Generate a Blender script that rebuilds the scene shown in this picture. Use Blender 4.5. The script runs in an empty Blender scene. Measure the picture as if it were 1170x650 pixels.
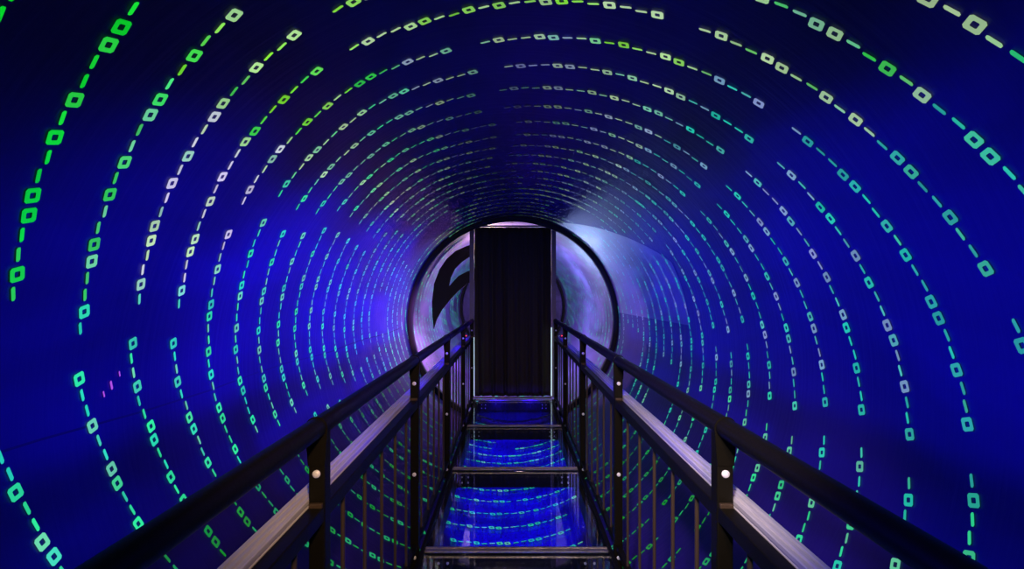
import bpy, bmesh, math, random
from mathutils import Vector, Matrix
PI = math.pi
R_ = math.radians
col = bpy.context.scene.collection
sc = bpy.context.scene
random.seed(7)

# ------------------------------------------------------------------ place
U = 1.2                      # length of one bay of the walkway (m)
FPX = 469.0 * U              # focal length in px of the 1170 px frame
CAM = Vector((-0.022, 0.0, 1.28))
AX, AZ = -0.011, 0.939       # tunnel axis
RT = 1.27                    # tunnel radius
RX = 0.498                   # railing centre line

def Y(k): return U * k

# ------------------------------------------------------------------ helpers
def tag(o, label=None, cat=None, group=None, kind=None):
    if label: o['label'] = label
    if cat: o['category'] = cat
    if group: o['group'] = group
    o['kind'] = kind or 'thing'
    return o

def empty(name, loc=(0, 0, 0)):
    o = bpy.data.objects.new(name, None)
    o.empty_display_size = 0.1
    o.location = loc
    col.objects.link(o)
    return o

class MB:
    def __init__(s):
        s.bm = bmesh.new()
    def box(s, x0, x1, y0, y1, z0, z1, bevel=0.0):
        m = Matrix.Translation(((x0+x1)/2, (y0+y1)/2, (z0+z1)/2)) @ Matrix.Diagonal((abs(x1-x0), abs(y1-y0), abs(z1-z0), 1))
        r = bmesh.ops.create_cube(s.bm, size=1.0, matrix=m)
        if bevel > 0:
            es = list({e for v in r['verts'] for e in v.link_edges})
            bmesh.ops.bevel(s.bm, geom=es, offset=bevel, segments=2, affect='EDGES', profile=0.5)
        return s
    def prof(s, pts, y0, y1):
        """closed profile in x,z extruded along y"""
        a = [s.bm.verts.new((p[0], y0, p[1])) for p in pts]
        b = [s.bm.verts.new((p[0], y1, p[1])) for p in pts]
        n = len(pts)
        for i in range(n):
            s.bm.faces.new((a[i], a[(i+1) % n], b[(i+1) % n], b[i]))
        s.bm.faces.new(a[::-1]); s.bm.faces.new(b)
        return s
    def cyl(s, c, r, h, axis='Z', seg=16, dome=0.0):
        """solid of revolution about axis starting at c"""
        rings = [(0, r), (h*(1-dome), r)]
        if dome > 0:
            rings += [(h*(1-dome*0.4), r*0.8), (h*(1-dome*0.1), r*0.45)]
        vv = []
        for (t, q) in rings:
            row = []
            for i in range(seg):
                a = 2*PI*i/seg
                u, v = q*math.cos(a), q*math.sin(a)
                if axis == 'Z': p = (c[0]+u, c[1]+v, c[2]+t)
                elif axis == 'Y': p = (c[0]+u, c[1]+t, c[2]+v)
                else: p = (c[0]+t, c[1]+u, c[2]+v)
                row.append(s.bm.verts.new(p))
            vv.append(row)
        for a, b in zip(vv[:-1], vv[1:]):
            for i in range(seg):
                s.bm.faces.new((a[i], a[(i+1) % seg], b[(i+1) % seg], b[i]))
        s.bm.faces.new(vv[0][::-1]); s.bm.faces.new(vv[-1])
        return s
    def build(s, name, mat, parent=None, smooth=False):
        bmesh.ops.recalc_face_normals(s.bm, faces=s.bm.faces)
        me = bpy.data.meshes.new(name)
        s.bm.to_mesh(me); s.bm.free()
        me.materials.append(mat)
        if smooth:
            for p in me.polygons: p.use_smooth = True
        o = bpy.data.objects.new(name, me)
        col.objects.link(o)
        if parent:
            o.parent = parent
        return o

def smooth_angle(o, ang=35):
    me = o.data
    for p in me.polygons: p.use_smooth = True
    bm = bmesh.new(); bm.from_mesh(me)
    for e in bm.edges:
        if len(e.link_faces) == 2 and e.calc_face_angle(0) > R_(ang): e.smooth = False
    bm.to_mesh(me); bm.free()
    return o

# ------------------------------------------------------------------ materials
def new_mat(name):
    m = bpy.data.materials.new(name); m.use_nodes = True
    return m, m.node_tree, m.node_tree.nodes['Principled BSDF']

def pmat(name, c, rough=0.5, metal=0.0, bump=0.0, bscale=40, stretch=(1, 1, 1), var=0.0, spec=0.5):
    m, nt, b = new_mat(name)
    b.inputs['Base Color'].default_value = (*c, 1)
    b.inputs['Roughness'].default_value = rough
    b.inputs['Metallic'].default_value = metal
    b.inputs['Specular IOR Level'].default_value = spec
    tc = nt.nodes.new('ShaderNodeTexCoord'); mp = nt.nodes.new('ShaderNodeMapping')
    mp.inputs['Scale'].default_value = stretch
    nt.links.new(tc.outputs['Object'], mp.inputs['Vector'])
    no = nt.nodes.new('ShaderNodeTexNoise'); no.inputs['Scale'].default_value = bscale
    no.inputs['Detail'].default_value = 4
    nt.links.new(mp.outputs['Vector'], no.inputs['Vector'])
    if bump:
        bu = nt.nodes.new('ShaderNodeBump'); bu.inputs['Strength'].default_value = bump
        bu.inputs['Distance'].default_value = 0.01
        nt.links.new(no.outputs['Fac'], bu.inputs['Height'])
        nt.links.new(bu.outputs['Normal'], b.inputs['Normal'])
    if var:
        mx = nt.nodes.new('ShaderNodeMix'); mx.data_type = 'RGBA'
        mx.inputs[6].default_value = (*[v*(1-var) for v in c], 1)
        mx.inputs[7].default_value = (*[min(1, v*(1+var)) for v in c], 1)
        nt.links.new(no.outputs['Fac'], mx.inputs[0])
        nt.links.new(mx.outputs[2], b.inputs['Base Color'])
    return m

M = {}
M['steel'] = pmat('black_painted_steel', (0.006, 0.005, 0.0025), 0.42, 0, 0.05, 90, var=0.3, spec=0.12)
M['bar'] = pmat('black_baluster_steel', (0.09, 0.06, 0.035), 0.35, 0.5, 0.05, 60)
M['alu'] = pmat('brushed_aluminium', (0.62, 0.58, 0.56), 0.45, 0.25, 0.15, 30, (14, 0.35, 14), var=0.25)
M['strip'] = pmat('joint_strip_metal', (0.42, 0.38, 0.34), 0.35, 0.9, 0.5, 30, (1.5, 8, 1), var=0.6)
M['bolt'] = pmat('zinc_bolt', (0.85, 0.82, 0.78), 0.5, 0.25, 0.1, 200)
M['curtain'] = pmat('black_curtain_cloth', (0.030, 0.023, 0.017), 0.8, 0, 0.1, 160, (1, 1, 0.3))
M['frame'] = pmat('dark_door_frame', (0.24, 0.20, 0.22), 0.5, 0, 0.05, 40, var=0.15)
M['hoop'] = pmat('black_hoop_rubber', (0.006, 0.006, 0.008), 0.6, 0, 0.05, 60)
M['beam'] = pmat('dark_floor_beam', (0.004, 0.004, 0.006), 0.5, 0, 0.1, 30, spec=0.2)
M['drape'] = pmat('black_drape_cloth', (0.008, 0.006, 0.012), 0.7, 0, 0.1, 60)

def skin_material(name, base, rough, lo=0.55, spec=0.5):
    m, nt, b = new_mat(name)
    b.inputs['Specular IOR Level'].default_value = spec
    L = nt.links.new
    tc = nt.nodes.new('ShaderNodeTexCoord')
    mp = nt.nodes.new('ShaderNodeMapping'); mp.inputs['Scale'].default_value = (1.3, 0.45, 1.3)
    L(tc.outputs['Object'], mp.inputs['Vector'])
    n1 = nt.nodes.new('ShaderNodeTexNoise'); n1.inputs['Scale'].default_value = 1.6; n1.inputs['Detail'].default_value = 3
    n1.inputs['Distortion'].default_value = 0.6
    L(mp.outputs['Vector'], n1.inputs['Vector'])
    rp = nt.nodes.new('ShaderNodeMapRange'); rp.inputs['From Min'].default_value = 0.35; rp.inputs['From Max'].default_value = 0.65
    rp.inputs['To Min'].default_value = lo; rp.inputs['To Max'].default_value = 1.0
    L(n1.outputs['Fac'], rp.inputs['Value'])
    mx = nt.nodes.new('ShaderNodeVectorMath'); mx.operation = 'SCALE'
    mx.inputs[0].default_value = base
    L(rp.outputs['Result'], mx.inputs['Scale'])
    L(mx.outputs['Vector'], b.inputs['Base Color'])
    b.inputs['Roughness'].default_value = rough
    # creases that run round the drum, seen where the skin is glossy
    mp2 = nt.nodes.new('ShaderNodeMapping'); mp2.inputs['Scale'].default_value = (0.6, 16, 0.6)
    L(tc.outputs['Object'], mp2.inputs['Vector'])
    n2 = nt.nodes.new('ShaderNodeTexNoise'); n2.inputs['Scale'].default_value = 2.5; n2.inputs['Detail'].default_value = 5
    L(mp2.outputs['Vector'], n2.inputs['Vector'])
    bu = nt.nodes.new('ShaderNodeBump'); bu.inputs['Strength'].default_value = 0.2; bu.inputs['Distance'].default_value = 0.012
    L(n2.outputs['Fac'], bu.inputs['Height']); L(bu.outputs['Normal'], b.inputs['Normal'])
    return m
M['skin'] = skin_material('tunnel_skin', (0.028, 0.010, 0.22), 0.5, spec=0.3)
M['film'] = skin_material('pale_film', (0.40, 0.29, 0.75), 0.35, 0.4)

M['sheet'] = skin_material('pale_patch_skin', (0.20, 0.19, 0.34), 0.4, 0.5)
def glow_material():
    m, nt, b = new_mat('projected_dashes')  # projected light marks, put onto the wall as emissive colour
    at = nt.nodes.new('ShaderNodeVertexColor'); at.layer_name = 'glow'
    nt.links.new(at.outputs['Color'], b.inputs['Emission Color'])
    b.inputs['Base Color'].default_value = (0.02, 0.03, 0.03, 1)
    b.inputs['Emission Strength'].default_value = 1.0
    return m
M['glow'] = glow_material()

def emit(name, c, s):
    m, nt, b = new_mat(name)
    b.inputs['Base Color'].default_value = (*c, 1)
    b.inputs['Emission Color'].default_value = (*c, 1)
    b.inputs['Emission Strength'].default_value = s
    return m

def glass_mat():
    m = bpy.data.materials.new('clear_floor_glass'); m.use_nodes = True
    nt = m.node_tree; nt.nodes.remove(nt.nodes['Principled BSDF'])
    out = nt.nodes['Material Output']
    tr = nt.nodes.new('ShaderNodeBsdfTransparent'); tr.inputs['Color'].default_value = (0.90, 0.94, 0.95, 1)
    gl = nt.nodes.new('ShaderNodeBsdfGlossy'); gl.inputs['Roughness'].default_value = 0.03
    fr = nt.nodes.new('ShaderNodeFresnel'); fr.inputs['IOR'].default_value = 1.45
    ml = nt.nodes.new('ShaderNodeMath'); ml.operation = 'MULTIPLY'; ml.inputs[1].default_value = 0.35
    mx = nt.nodes.new('ShaderNodeMixShader')
    nt.links.new(fr.outputs[0], ml.inputs[0]); nt.links.new(ml.outputs[0], mx.inputs[0])
    nt.links.new(tr.outputs[0], mx.inputs[1]); nt.links.new(gl.outputs[0], mx.inputs[2])
    nt.links.new(mx.outputs[0], out.inputs['Surface'])
    return m
M['glass'] = glass_mat()

# ------------------------------------------------------------------ the drum and its dash pattern
def lerp_tab(tab, x):
    if x <= tab[0][0]: return tab[0][1:]
    for p, q in zip(tab[:-1], tab[1:]):
        if x <= q[0]:
            t = (x-p[0])/(q[0]-p[0]); t = t*t*(3-2*t)
            return [a+(b-a)*t for a, b in zip(p[1:], q[1:])]
    return tab[-1][1:]
TAB = [(-90, 7.0, 1.05), (0, 6.86, 1.06), (50, 7.16, 1.035), (98, 7.12, 1.09), (121, 6.83, 1.04), (150, 6.64, 1.04),
       (175, 6.66, 1.0), (198, 6.86, 1.02), (206, 7.02, 1.03), (270, 7.35, 1.05)]
SP = 0.168
LOW = [(108, -0.10), (118, -0.24), (165, -0.27), (174, -0.36), (180, -0.30), (186, -0.16), (193, -0.08), (198, -0.04), (206, 0.10), (240, 0.25)]
def k_of(r, th):
    if r <= 6 and 108 < th < 240:
        return SP*(r + lerp_tab(LOW, th)[0] - (0.34 if r <= 3 and th > 172 else 0) + th/51.43)
    a, b = lerp_tab(TAB, th)
    m = a + b*(min(r, 12)-7) + 1.05*max(r-12, 0) + th/51.43
    return SP*m
PH = {4: 21.5, 5: 17.7, 6: 18.6, 7: -1.2, 8: -5.0, 9: -3.8, 10: -4.6, 11: -7.4, 12: -7.4, 16: -13, 17: -15.5, 18: -15.3}
def phase(r, th):
    if r in PH: return PH[r]
    if r <= 2: return 24.0
    if r == 3: return 16.9 if th < 172 else 26.2
    if r in (13, 14, 15): return {13: 9.0, 14: 5.8, 15: 6.3}[r] if th < 45 else -5.5 + (r-14)*1.2
    g = random.Random((r//3)*13+int(th//52))
    return g.uniform(0, 51) + (r % 3)*1.5
PATTERN = '0--0--00--0-0--00--0-'
PITCH = 2.235
def pt(y, th, d=0.0):
    """point on the drum wall: y along, angle th in degrees, d inwards"""
    a = R_(th)
    return (AX + (RT-d)*math.cos(a), y, AZ + (RT-d)*math.sin(a))

def lin(c): return tuple((v/255)**2.2 for v in c)
GREEN = lin((10, 215, 40)); LIME = lin((130, 225, 30)); CYAN = lin((40, 215, 190)); AQUA = lin((50, 235, 150))
MINT = lin((140, 240, 190)); LILAC = lin((205, 195, 235)); TEAL = lin((20, 165, 140)); PALE = lin((190, 225, 170))
SOFT = lin((120, 205, 170)); GREEN2 = lin((50, 205, 70)); LAV = lin((150, 160, 225))
TEAL2 = lin((50, 175, 175)); SEA = lin((70, 200, 155)); last = [AQUA]
def colour(k, th, rnd):
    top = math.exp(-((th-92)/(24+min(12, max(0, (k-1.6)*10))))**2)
    under = abs((th+90+180) % 360-180) < 24
    low = (th > 203 or th < -32) and not under
    if under: pal = [AQUA, CYAN, AQUA, MINT]
    elif low: pal = [GREEN2, AQUA, GREEN]
    elif th > 185 or th < -12: pal = [AQUA, CYAN, AQUA, SOFT]
    elif th > 110:                                 # left wall
        if k < 1.03 and th < 170: pal = [GREEN, GREEN2, GREEN]
        elif th < 135: pal = [LIME, PALE, GREEN2] if k < 1.7 else [SOFT, AQUA, PALE]
        elif k < 1.22 and th < 165: pal = [AQUA, GREEN2, SOFT]
        elif k < 1.75 and th < 162: pal = [LILAC, SOFT, PALE, LILAC]
        else: pal = [AQUA, CYAN, SOFT, CYAN]
    elif th > 58:
        pal = [LIME, PALE, PALE, LIME] if k < 1.45 else [SOFT, PALE, LAV, PALE]
    else:
        pal = [TEAL2, TEAL2, CYAN, SEA] if k < 1.3 else [TEAL2, CYAN, LAV, CYAN]
        if th > 38 and k < 1.25: pal = [PALE, GREEN2, SOFT, GREEN2]
    c = rnd.choice(pal)
    c = tuple(x*0.7+y*0.3 for x, y in zip(c, last[0])); last[0] = c
    s = rnd.uniform(0.72, 1.05)
    s *= 1 - top*min(1, max(0, (k-1.15)/0.8))*0.96  # overhead marks fade: projector falloff painted into their colour
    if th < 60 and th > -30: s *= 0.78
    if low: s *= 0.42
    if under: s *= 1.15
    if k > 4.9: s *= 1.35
    return tuple(v*s for v in c)

class Drum:
    def __init__(s): s.v = []; s.f = []; s.m = []; s.c = []; s.sm = []
    def face(s, idx, mi, c=(0, 0, 0), smooth=False):
        s.f.append(idx); s.m.append(mi); s.c.append(c); s.sm.append(smooth)
    def skin(s, y0, y1, ny, na=192):
        base = len(s.v)
        for j in range(ny+1):
            for i in range(na):
                s.v.append(pt(y0+(y1-y0)*j/ny, 360*i/na))
        for j in range(ny):
            for i in range(na):
                a = base+j*na+i; b = base+j*na+(i+1) % na
                s.face((a, a+na, b+na, b), 0, smooth=True)
        # outer shell so that the wall has thickness
        b2 = len(s.v)
        for y in (y0, y1):
            for i in range(na): s.v.append(pt(y, 360*i/na, -0.03))
        for i in range(na):
            j = (i+1) % na
            s.face((b2+i, b2+j, b2+na+j, b2+na+i), 0, smooth=True)
            s.face((base+i, base+j, b2+j, b2+i), 0)
            s.face((base+ny*na+i, b2+na+i, b2+na+j, base+ny*na+j), 0)
    def poly(s, y, th, pts, c, mi=1, d=0.004):
        b = len(s.v)
        for (dy, da) in pts: s.v.append(pt(y+dy, th+math.degrees(da/RT), d))
        s.face(tuple(range(b, b+len(pts))), mi, c)
    def ring(s, y, th, outer, inner, c):
        b = len(s.v); n = len(outer)
        for (dy, da) in outer: s.v.append(pt(y+dy, th+math.degrees(da/RT), 0.004))
        for (dy, da) in inner: s.v.append(pt(y+dy, th+math.degrees(da/RT), 0.004))
        for i in range(n):
            j = (i+1) % n
            s.face((b+i, b+j, b+n+j, b+n+i), 1, c)
    def build(s, name, mats):
        me = bpy.data.meshes.new(name)
        me.from_pydata(s.v, [], s.f)
        for m in mats: me.materials.append(m)
        me.polygons.foreach_set('material_index', s.m)
        me.polygons.foreach_set('use_smooth', s.sm)
        ca = me.color_attributes.new('glow', 'FLOAT_COLOR', 'CORNER')
        buf = []
        for f, c in zip(s.f, s.c): buf += [c[0], c[1], c[2], 1.0]*len(f)
        ca.data.foreach_set('color', buf)
        me.update()
        o = bpy.data.objects.new(name, me); col.objects.link(o)
        return o

# mark shapes: (along the drum, round the drum) in metres, read off the nearest marks
E1 = Vector((0.0150, -0.0055)); E2 = Vector((0.0050, 0.0172))
def chamfer(s):
    q = []
    for (a, b) in ((1, 1), (-1, 1), (-1, -1), (1, -1)):
        c = 0.72
        if a*b > 0: q += [(a*s, b*s*c), (a*s*c, b*s)]
        else: q += [(a*s*c, b*s), (a*s, b*s*c)]
    return [tuple(E1*x+E2*y) for x, y in q]
BOX_O, BOX_I = chamfer(1.06), chamfer(0.42)
DASH = [tuple(E1*x+E2*y) for x, y in ((0.24, -1.0), (0.30, -0.8), (0.30, 0.75), (0.10, 1.02), (-0.22, 1.02), (-0.30, 0.8), (-0.30, -0.75), (-0.1, -1.02))]

def add_marks(d, kmin, kmax):
    rnd = random.Random(3)
    for r in range(-8, 60):
        for n in range(-4, 8):
            for i, ch in enumerate(PATTERN):
                probe = 51.43*n + 20
                st = phase(r, probe) + 51.43*n
                th = st + i*PITCH
                if th < -90 or th >= 270: continue
                k = k_of(r, th)
                c = colour(k, th, rnd)
                if not (kmin < k < kmax): continue
                # small wobble of the picture on the loose skin
                y = Y(k) + 0.0035*math.sin(th*0.9+r*2.1)
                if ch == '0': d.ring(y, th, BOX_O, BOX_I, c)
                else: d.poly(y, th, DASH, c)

YF = Y(4.93)
near = Drum(); near.skin(-0.25, YF, 24); add_marks(near, 0.1, 4.9)
# three stray violet marks low on the left wall
for (k, th, w) in ((1.262, 178.6, .55), (1.285, 177.6, .8), (1.31, 176.2, .5)):
    near.poly(Y(k), th, [(a*w, b*w) for a, b in DASH], lin((175, 80, 230)))
# two long seams of the skin
for th in (182.5,):
    ks = [(0.2 + 0.3*i) for i in range(16)]
    for a, b in zip(ks[:-1], ks[1:]):
        wob = lambda k: th + 0.4*math.sin(k*5)
        i0 = len(near.v)
        for (k, dt) in ((a, -.16), (b, -.16), (b, .16), (a, .16)):
            near.v.append(pt(Y(k), wob(k)+dt, 0.0015))
        near.face((i0, i0+1, i0+2, i0+3), 2)
SEAM = pmat('skin_seam', (0.008, 0.004, 0.09), 0.6)
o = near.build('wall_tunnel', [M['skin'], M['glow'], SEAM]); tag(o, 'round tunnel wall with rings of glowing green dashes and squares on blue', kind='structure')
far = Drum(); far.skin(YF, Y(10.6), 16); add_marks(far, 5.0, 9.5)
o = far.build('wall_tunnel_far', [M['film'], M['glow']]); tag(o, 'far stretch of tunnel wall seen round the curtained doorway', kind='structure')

# end wall of the far stretch
mb = MB(); mb.cyl((AX, Y(10.6), AZ), RT+0.03, 0.03, 'Y', 64)
tag(mb.build('wall_end', M['film']), kind='structure')

def hoop(name, k, label, inward=0.055, dep=0.09, r=RT):
    mb = MB(); n = 128
    y0 = Y(k)
    sec = [(-0.001, 0), (inward*.8, 0), (inward, dep*.15), (inward, dep*.85), (inward*.8, dep), (-0.001, dep)]
    rows = []
    for i in range(n):
        a = 360*i/n
        rows.append([mb.bm.verts.new(pt(y0+dy, a, d+0.002)) for d, dy in sec])
    for i in range(n):
        A, B = rows[i], rows[(i+1) % n]
        for j in range(len(sec)):
            q = (j+1) % len(sec)
            mb.bm.faces.new((A[j], B[j], B[q], A[q]))
    o = mb.build(name, M['hoop'])
    smooth_angle(o, 50)
    return tag(o, label, 'hoop', 'black hoops inside the tunnel')
hoop('tunnel_hoop', 4.93, 'large black hoop round the tunnel wall at the curtained doorway', 0.058, 0.09)
hoop('tunnel_hoop', 9.9, 'small distant black hoop deep in the tunnel behind the doorway', 0.055, 0.12)

# paler, glossier patch laid on the right wall beside the doorway
def pale_patch():
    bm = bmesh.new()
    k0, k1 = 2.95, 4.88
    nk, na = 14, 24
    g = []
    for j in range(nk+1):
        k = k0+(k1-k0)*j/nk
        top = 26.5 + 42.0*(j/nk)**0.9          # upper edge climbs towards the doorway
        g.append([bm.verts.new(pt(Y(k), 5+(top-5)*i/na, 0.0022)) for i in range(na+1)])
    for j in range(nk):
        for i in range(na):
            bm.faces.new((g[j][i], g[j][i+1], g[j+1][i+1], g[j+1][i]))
    me = bpy.data.meshes.new('pale_patch'); bm.to_mesh(me); bm.free()
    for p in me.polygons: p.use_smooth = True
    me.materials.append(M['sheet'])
    o = bpy.data.objects.new('pale_patch', me); col.objects.link(o)
    return tag(o, 'pale shiny patch on the right tunnel wall beside the doorway', 'film sheet')
pale_patch()

# ------------------------------------------------------------------ walkway
mid = 0.0
joints = [0.05, 1.04, 2.05, 3.0, 3.97, 4.93]
GX = 0.455
plabel = ['',
          'clear glass floor panel nearest the viewer, cut off by the bottom of the picture',
          'clear glass floor panel just beyond the nearest joint strip, the largest one seen whole',
          'clear glass floor panel between the second and third joint strips, blue with fine dashes below',
          'farthest and darkest clear glass floor panel, touching the black curtain']
for i in range(1, 5):
    mb = MB(); mb.box(-GX, GX, Y(joints[i])+0.0235, Y(joints[i+1])-0.0235, -0.014, 0.0, 0.0015)
    tag(mb.build('glass_panel', M['glass']), plabel[i], 'glass panel', 'glass floor panels of the walkway')
slabel = ['', '', 'metal joint strip across the glass walkway nearest the viewer',
          'metal joint strip second from the viewer, behind the largest glass panel',
          'thin metal joint strip third from the viewer, before the last glass panel', 'metal threshold strip at the foot of the black curtain']
for i, k in list(enumerate(joints))[2:]:
    mb = MB()
    y = Y(k)
    mb.prof([(-GX, -0.006), (GX, -0.006), (GX, 0.001), (-GX, 0.001)], y-0.022, y+0.022)
    mb.box(-GX, GX, y-0.023, y-0.010, 0.0008, 0.004, 0.001)
    mb.box(-GX, GX, y+0.010, y+0.023, 0.0008, 0.004, 0.001)
    tag(mb.build('joint_strip', M['strip']), slabel[i], 'strip', 'joint strips of the walkway')
clabel = {2: 'dark cross beam under the nearest joint strip', 3: 'dark cross beam under the second joint strip',
          4: 'dark cross beam under the third joint strip', 5: 'dark cross beam under the curtain threshold'}
for i, k in list(enumerate(joints))[2:]:
    root = empty('cross_girder', (0, Y(k), -0.13))
    tag(root, clabel[i], 'beam', 'cross beams below the walkway')
    mb = MB(); mb.box(-GX+0.03, GX-0.03, -0.024, 0.024, 0.0, 0.1155, 0.003)
    mb.build('girder_bar', M['beam'], root)
    for sx in (-1, 1):
        for bx in (0.385, 0.34):
            for bz in (0.075, 0.035):
                mb = MB(); mb.cyl((sx*bx, -0.024, bz), 0.0065, -0.006, 'Y', 10, 0.4)
                mb.build('bolt', M['bolt'], root)
for s, nm in ((-1, 'left'), (1, 'right')):
    mb = MB()
    # channel section: web, top flange, bottom flange
    mb.prof([(s*(GX+0.001), 0.012), (s*(GX+0.001), -0.016), (s*(GX-0.03), -0.016), (s*(GX-0.03), -0.132), (s*(GX+0.02), -0.132), (s*(GX+0.02), 0.012)], Y(0.05), Y(4.92))
    tag(mb.build('side_girder', M['beam']), 'long dark floor beam under the %s railing' % nm, 'beam', 'side beams of the walkway')

# apron of tunnel cloth closing the gap under the end of the walkway
mb = MB(); mb.box(-0.50, 0.48, Y(4.97)+0.12, Y(4.97)+0.135, -0.30, -0.135, 0.002)
tag(mb.build('trim_1', M['skin']), kind='structure')

# ------------------------------------------------------------------ railings
def make_railing(s, label):
    root = empty('railing', (s*RX, Y(0), 0.0))
    tag(root, label, 'railing', 'railings of the walkway')
    K0, K1 = Y(0.12), Y(4.9)
    # handrail: round tube
    mb = MB(); n = 28; r = 0.0245; zc = 0.952
    mb.cyl((0, K0, zc), r, K1-K0, 'Y', n)
    smooth_angle(mb.build('handrail', M['steel'], root))
    # upper and lower rails of the bar panels
    mb = MB(); mb.box(-0.018, 0.018, K0, K1, 0.722, 0.760, 0.003); mb.build('panel_rail', M['steel'], root)
    mb = MB(); mb.box(-0.014, 0.014, K0, K1, 0.030, 0.055, 0.003); mb.build('panel_rail', M['steel'], root)
    # aluminium profile bolted to the outer faces of the posts
    a, b = 0.022, 0.064
    z0, z1 = 0.748, 0.776
    P = [(s*a, z0), (s*a, z0+0.008), (s*(a+.003), z0+0.009), (s*(a+.003), z0+.014), (s*a, z0+.015), (s*a, z1-0.004), (s*(a+.002), z1-0.002),
         (s*(a+.010), z1-0.002), (s*(a+.012), z1-.006), (s*(a+.016), z1-.006), (s*(a+.018), z1),
         (s*(a+.026), z1), (s*(a+.028), z1-.005), (s*(a+.032), z1-.005), (s*(a+.034), z1), (s*b, z1), (s*b, z0)]
    if s < 0: P = P[::-1]
    mb = MB(); mb.prof(P, K0, K1)
    al = mb.build('cable_channel', M['alu'], root); al['label'] = 'ribbed bare aluminium channel'
    for k in range(1, 6):
        kk = k if k < 5 else 4.86
        y = Y(kk)+0.02
        mb = MB(); mb.box(-0.020, 0.020, y-0.020, y+0.020, -0.075, 0.958, 0.0035)
        post = mb.build('post', M['steel'], root)
        # collar plate round the handrail
        mb = MB(); m = 20
        pts = [(-0.0205, 0.86)] + [(0.0275*math.cos(PI-PI*i/m), 0.952+0.0275*math.sin(PI-PI*i/m)) for i in range(m+1)] + [(0.0205, 0.86)]
        mb.prof(pts, y-0.0225, y-0.0195)
        mb.build('collar', M['steel'], post)
        # welded lug where the panel rail meets the post
        mb = MB(); mb.box(-0.016, 0.016, y-0.030, y-0.019, 0.757, 0.770, 0.002)
        mb.build('lug', M['bar'], post)
        for z in (0.840, 0.397, -0.008):
            mb = MB(); mb.cyl((0, y-0.0195 - (0.003 if z > 0.86 else 0), z), 0.0095, -0.007, 'Y', 20, 0.5)
            smooth_angle(mb.build('bolt', M['bolt'], post), 50)
    for k in range(0, 5):
        for i in range(5):
            kk = k+0.155+0.1725*i
            if k == 0: kk = 0.207+0.1725*i - 0.0
            if kk < 0.3: continue
            if kk > 4.8: continue
            y = Y(kk)
            mb = MB(); mb.cyl((0, y, 0.050), 0.0062, 0.676, 'Z', 14)
            smooth_angle(mb.build('baluster', M['bar'], root))
    return root
make_railing(-1, 'black metal railing along the left side of the glass walkway')
make_railing(1, 'black metal railing along the right side of the glass walkway')

# ------------------------------------------------------------------ curtained doorway
YD = Y(5.05)
root = empty('doorway_surround', (-0.012, YD, 0))
tag(root, 'dark upright door frame standing round the black curtain at the tunnel end', 'door frame')
for s in (-1, 1):
    mb = MB(); mb.box(s*0.478, s*0.532, 0.0, 0.06, 0.0, 2.10, 0.004); mb.build('jamb', M['frame'], root)
mb = MB(); mb.box(-0.532, 0.532, 0.0, 0.06, 2.10, 2.116, 0.003); mb.build('lintel', M['frame'], root)
mb = MB(); mb.box(-0.478, 0.478, 0.012, 0.05, -0.02, 0.0, 0.003); mb.build('sill', M['frame'], root)

def curtain():
    bm = bmesh.new(); nx, nz = 150, 30
    x0, x1, z0, z1 = -0.486, 0.462, 0.006, 2.096
    rnd = random.Random(5)
    ph = [rnd.uniform(0, 6.28) for _ in range(6)]
    g = []
    for j in range(nz+1):
        v = j/nz
        z = z0+(z1-z0)*v
        row = []
        for i in range(nx+1):
            u = i/nx
            w = 1-v*0.45
            f = (0.030*math.sin(u*58+ph[0]+0.9*math.sin(v*2+ph[1])) * (0.6+0.4*math.sin(u*9+ph[2]))
                 + 0.010*math.sin(u*97+ph[3]+1.2*v) + 0.008*math.sin(u*23+ph[4]+v*1.5))
            x = x0+(x1-x0)*(u+0.008*math.sin(u*40+v*3))
            edge = (0.012*math.sin(v*5.0+1)) * (1-v)
            if i == 0: x = x0+abs(edge)*0.6
            if i == nx: x = x1-0.010*(1-v)
            row.append(bm.verts.new((x, YD-0.012+0.055+f*w, z)))
        g.append(row)
    for j in range(nz):
        for i in range(nx):
            bm.faces.new((g[j][i], g[j][i+1], g[j+1][i+1], g[j+1][i]))
    me = bpy.data.meshes.new('curtain'); bm.to_mesh(me); bm.free()
    for p in me.polygons: p.use_smooth = True
    me.materials.append(M['curtain'])
    o = bpy.data.objects.new('curtain', me); col.objects.link(o)
    sm = o.modifiers.new('thickness', 'SOLIDIFY'); sm.thickness = 0.003
    return tag(o, 'black cloth curtain hanging in folds in the doorway at the tunnel end', 'curtain')
curtain()

# glowing bars standing in for light that leaks past the curtain edges
STR = emit('light_leak', (0.62, 0.85, 0.85), 1.1)
def strip(x, z0, z1, w, label):
    mb = MB(); mb.box(x-w, x+w, YD-0.016, YD-0.006, z0, z1, 0.001)
    return tag(mb.build('light_leak', STR), label, 'light slit', 'glowing slits beside the curtain')
strip(0.462, 0.02, 0.86, 0.0055, 'bright white slit of light along the right edge of the curtain')
strip(-0.488, 0.02, 0.74, 0.003, 'thin pale slit of light along the left edge of the curtain')

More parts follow.
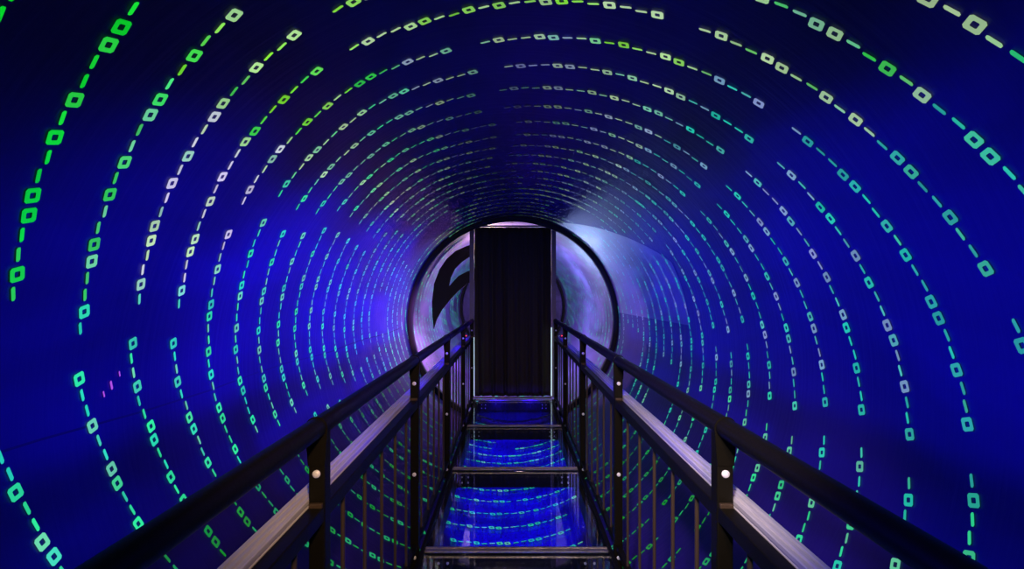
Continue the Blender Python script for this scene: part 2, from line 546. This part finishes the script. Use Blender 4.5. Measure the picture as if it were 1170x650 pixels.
# crescent drapes of black cloth in the far stretch, left of the doorway
def px(x, y, k):
    return ((x-585)/FPX*Y(k)+CAM.x, Y(k), CAM.z-(y-335)/FPX*Y(k))
def plate(name, pts, k, mat, label, cat, th=0.03):
    bm = bmesh.new()
    a = [bm.verts.new(px(x, y, k)) for x, y in pts]
    b = [bm.verts.new((v.co.x, v.co.y+th, v.co.z)) for v in a]
    n = len(a)
    bm.faces.new(a); bm.faces.new(b[::-1])
    for i in range(n): bm.faces.new((a[i], b[i], b[(i+1) % n], a[(i+1) % n]))
    bmesh.ops.recalc_face_normals(bm, faces=bm.faces)
    me = bpy.data.meshes.new(name); bm.to_mesh(me); bm.free(); me.materials.append(mat)
    o = bpy.data.objects.new(name, me); col.objects.link(o)
    return tag(o, label, cat)
plate('black_drape', [(545, 278), (533, 281), (520, 287), (510, 296), (502, 308), (496, 324), (493.5, 345), (494, 362), (495.5, 376),
                      (499, 365), (505, 354), (513, 344), (523, 333), (534, 324), (545, 319), (545, 306), (534, 310), (524, 315), (513, 327),
                      (515, 317), (520, 307), (528, 299), (537, 293), (545, 291)], 5.6, M['drape'],
      'black crescent-shaped cloth drape inside the far hoop left of the doorway', 'drape')

# tiny lamps where the handrails end
RED = emit('red_lamp', (1.0, 0.05, 0.10), 1.5)
HOUS = pmat('lamp_housing', (0.05, 0.05, 0.06), 0.4)
for s, nm in ((-1, 'left'), (1, 'right')):
    r0 = empty('indicator_lamp', (s*0.545, Y(4.70), 0.792))
    tag(r0, 'tiny red lamp on the channel at the far end of the %s railing' % nm, 'lamp', 'tiny red lamps at the railing ends')
    mb = MB(); mb.box(-0.016, 0.016, -0.03, 0.03, -0.016, 0.02, 0.004); mb.build('housing', HOUS, r0)
    mb = MB(); mb.cyl((0, -0.03, 0.004), 0.008, -0.008, 'Y', 12, 0.5); mb.build('lens', RED, r0)

# ------------------------------------------------------------------ light
def spot(name, loc, aim, c, W, size=90, blend=0.9, rad=0.05, square=False):
    l = bpy.data.lights.new(name, 'SPOT'); l.energy = W; l.color = c; l.spot_size = R_(size); l.spot_blend = blend
    l.shadow_soft_size = rad; l.use_square = square
    o = bpy.data.objects.new(name, l); col.objects.link(o); o.location = loc
    o.rotation_euler = (Vector(aim)-Vector(loc)).to_track_quat('-Z', 'Y').to_euler()
    return o
def point(name, loc, c, W, rad=0.05):
    l = bpy.data.lights.new(name, 'POINT'); l.energy = W; l.color = c; l.shadow_soft_size = rad
    o = bpy.data.objects.new(name, l); col.objects.link(o); o.location = loc
    return o
BLUE = (0.02, 0.0, 1.0)
# unseen blue spots, added above the walkway to light both side walls
for k, pl, pr in ((0.6, 4, 46), (1.4, 110, 95), (2.2, 250, 112), (3.0, 330, 112), (3.8, 310, 100), (4.5, 230, 70)):
    if pl: spot('wall_fill', (0.38, Y(k), 1.22), (-1.2, Y(k), 1.17), BLUE, pl, 66, 1.0, 0.12)
    spot('wall_fill', (-0.38, Y(k), 1.22), (1.2, Y(k), 1.20), BLUE, pr, 72, 1.0, 0.12)
for k in (2.0, 2.9, 3.85):
    point('dim_blue_fill', (0.1, Y(k), 1.75), (0.10, 0.008, 1.0), 0.8, 0.15)  # unseen fill, added to lift the dark upper wall
# unseen blue spots, added below the glass to light the drum bottom
for k in (0.6, 1.5, 2.5, 3.45, 4.4):
    for q in (-0.25, 0.25):
        for x in (-0.2, 0.2):
            spot('underfloor_fill', (x, Y(k+q), -0.03), (x, Y(k+q)+0.05, -0.4), BLUE, 13, 124, 0.3, 0.02)
for x in (-0.2, 0.2):
    spot('underfloor_fill', (x, Y(4.72), -0.05), (x, Y(5.07), -0.24), BLUE, 9, 110, 0.5, 0.02)  # added spot that brightens the apron under the last panel
# violet and white light from behind the doorway
point('far_lamp', (-0.25, Y(5.75), 1.85), (1.0, 0.72, 0.50), 30, 0.06)
point('far_lamp', (0.45, Y(6.6), 1.3), (0.36, 0.50, 1.0), 34, 0.1)
point('far_lamp', (-0.5, Y(6.8), 0.7), (0.60, 0.20, 1.0), 22, 0.1)
spot('violet_fill', (0.1, Y(4.3), 1.3), (-1.2, Y(4.85), 0.95), (1.0, 0.30, 0.9), 120, 38, 1.0, 0.05)  # unseen spot before the doorway, added to tint the left wall violet
spot('pale_fill', (-0.75, Y(3.75), 1.3), (1.2, Y(4.3), 1.4), (0.42, 0.50, 1.0), 34, 50, 1.0, 0.05)  # unseen spot, added to brighten the right wall before the doorway
# warm and lilac light at the entrance behind the viewer
spot('entrance_lamp', (0.10, -0.12, 1.75), (-0.2, Y(2.0), 0.6), (1.0, 0.64, 0.44), 165, 62, 1.0, 0.06)
spot('entrance_lamp', (-0.25, -0.12, 1.95), (0.52, Y(1.4), 0.75), (0.80, 0.68, 0.85), 300, 36, 1.0, 0.06)  # unseen lilac spot, added to light the right railing's channel

w = bpy.data.worlds.new('dark_hall'); sc.world = w; w.use_nodes = True
w.node_tree.nodes['Background'].inputs[0].default_value = (0.01, 0.004, 0.03, 1)
w.node_tree.nodes['Background'].inputs[1].default_value = 0.3

# ------------------------------------------------------------------ camera
cd = bpy.data.cameras.new('camera'); cam = bpy.data.objects.new('camera', cd); col.objects.link(cam)
cam.location = CAM; cam.rotation_euler = (PI/2, 0, 0)
cd.sensor_width = 36; cd.lens = FPX/1170*36; cd.shift_y = 10/1170; cd.clip_start = 0.02
sc.camera = cam
sc.view_settings.view_transform = 'Standard'; sc.view_settings.look = 'None'
sc.view_settings.gamma = 1; sc.view_settings.exposure = 0; sc.view_settings.use_curve_mapping = False
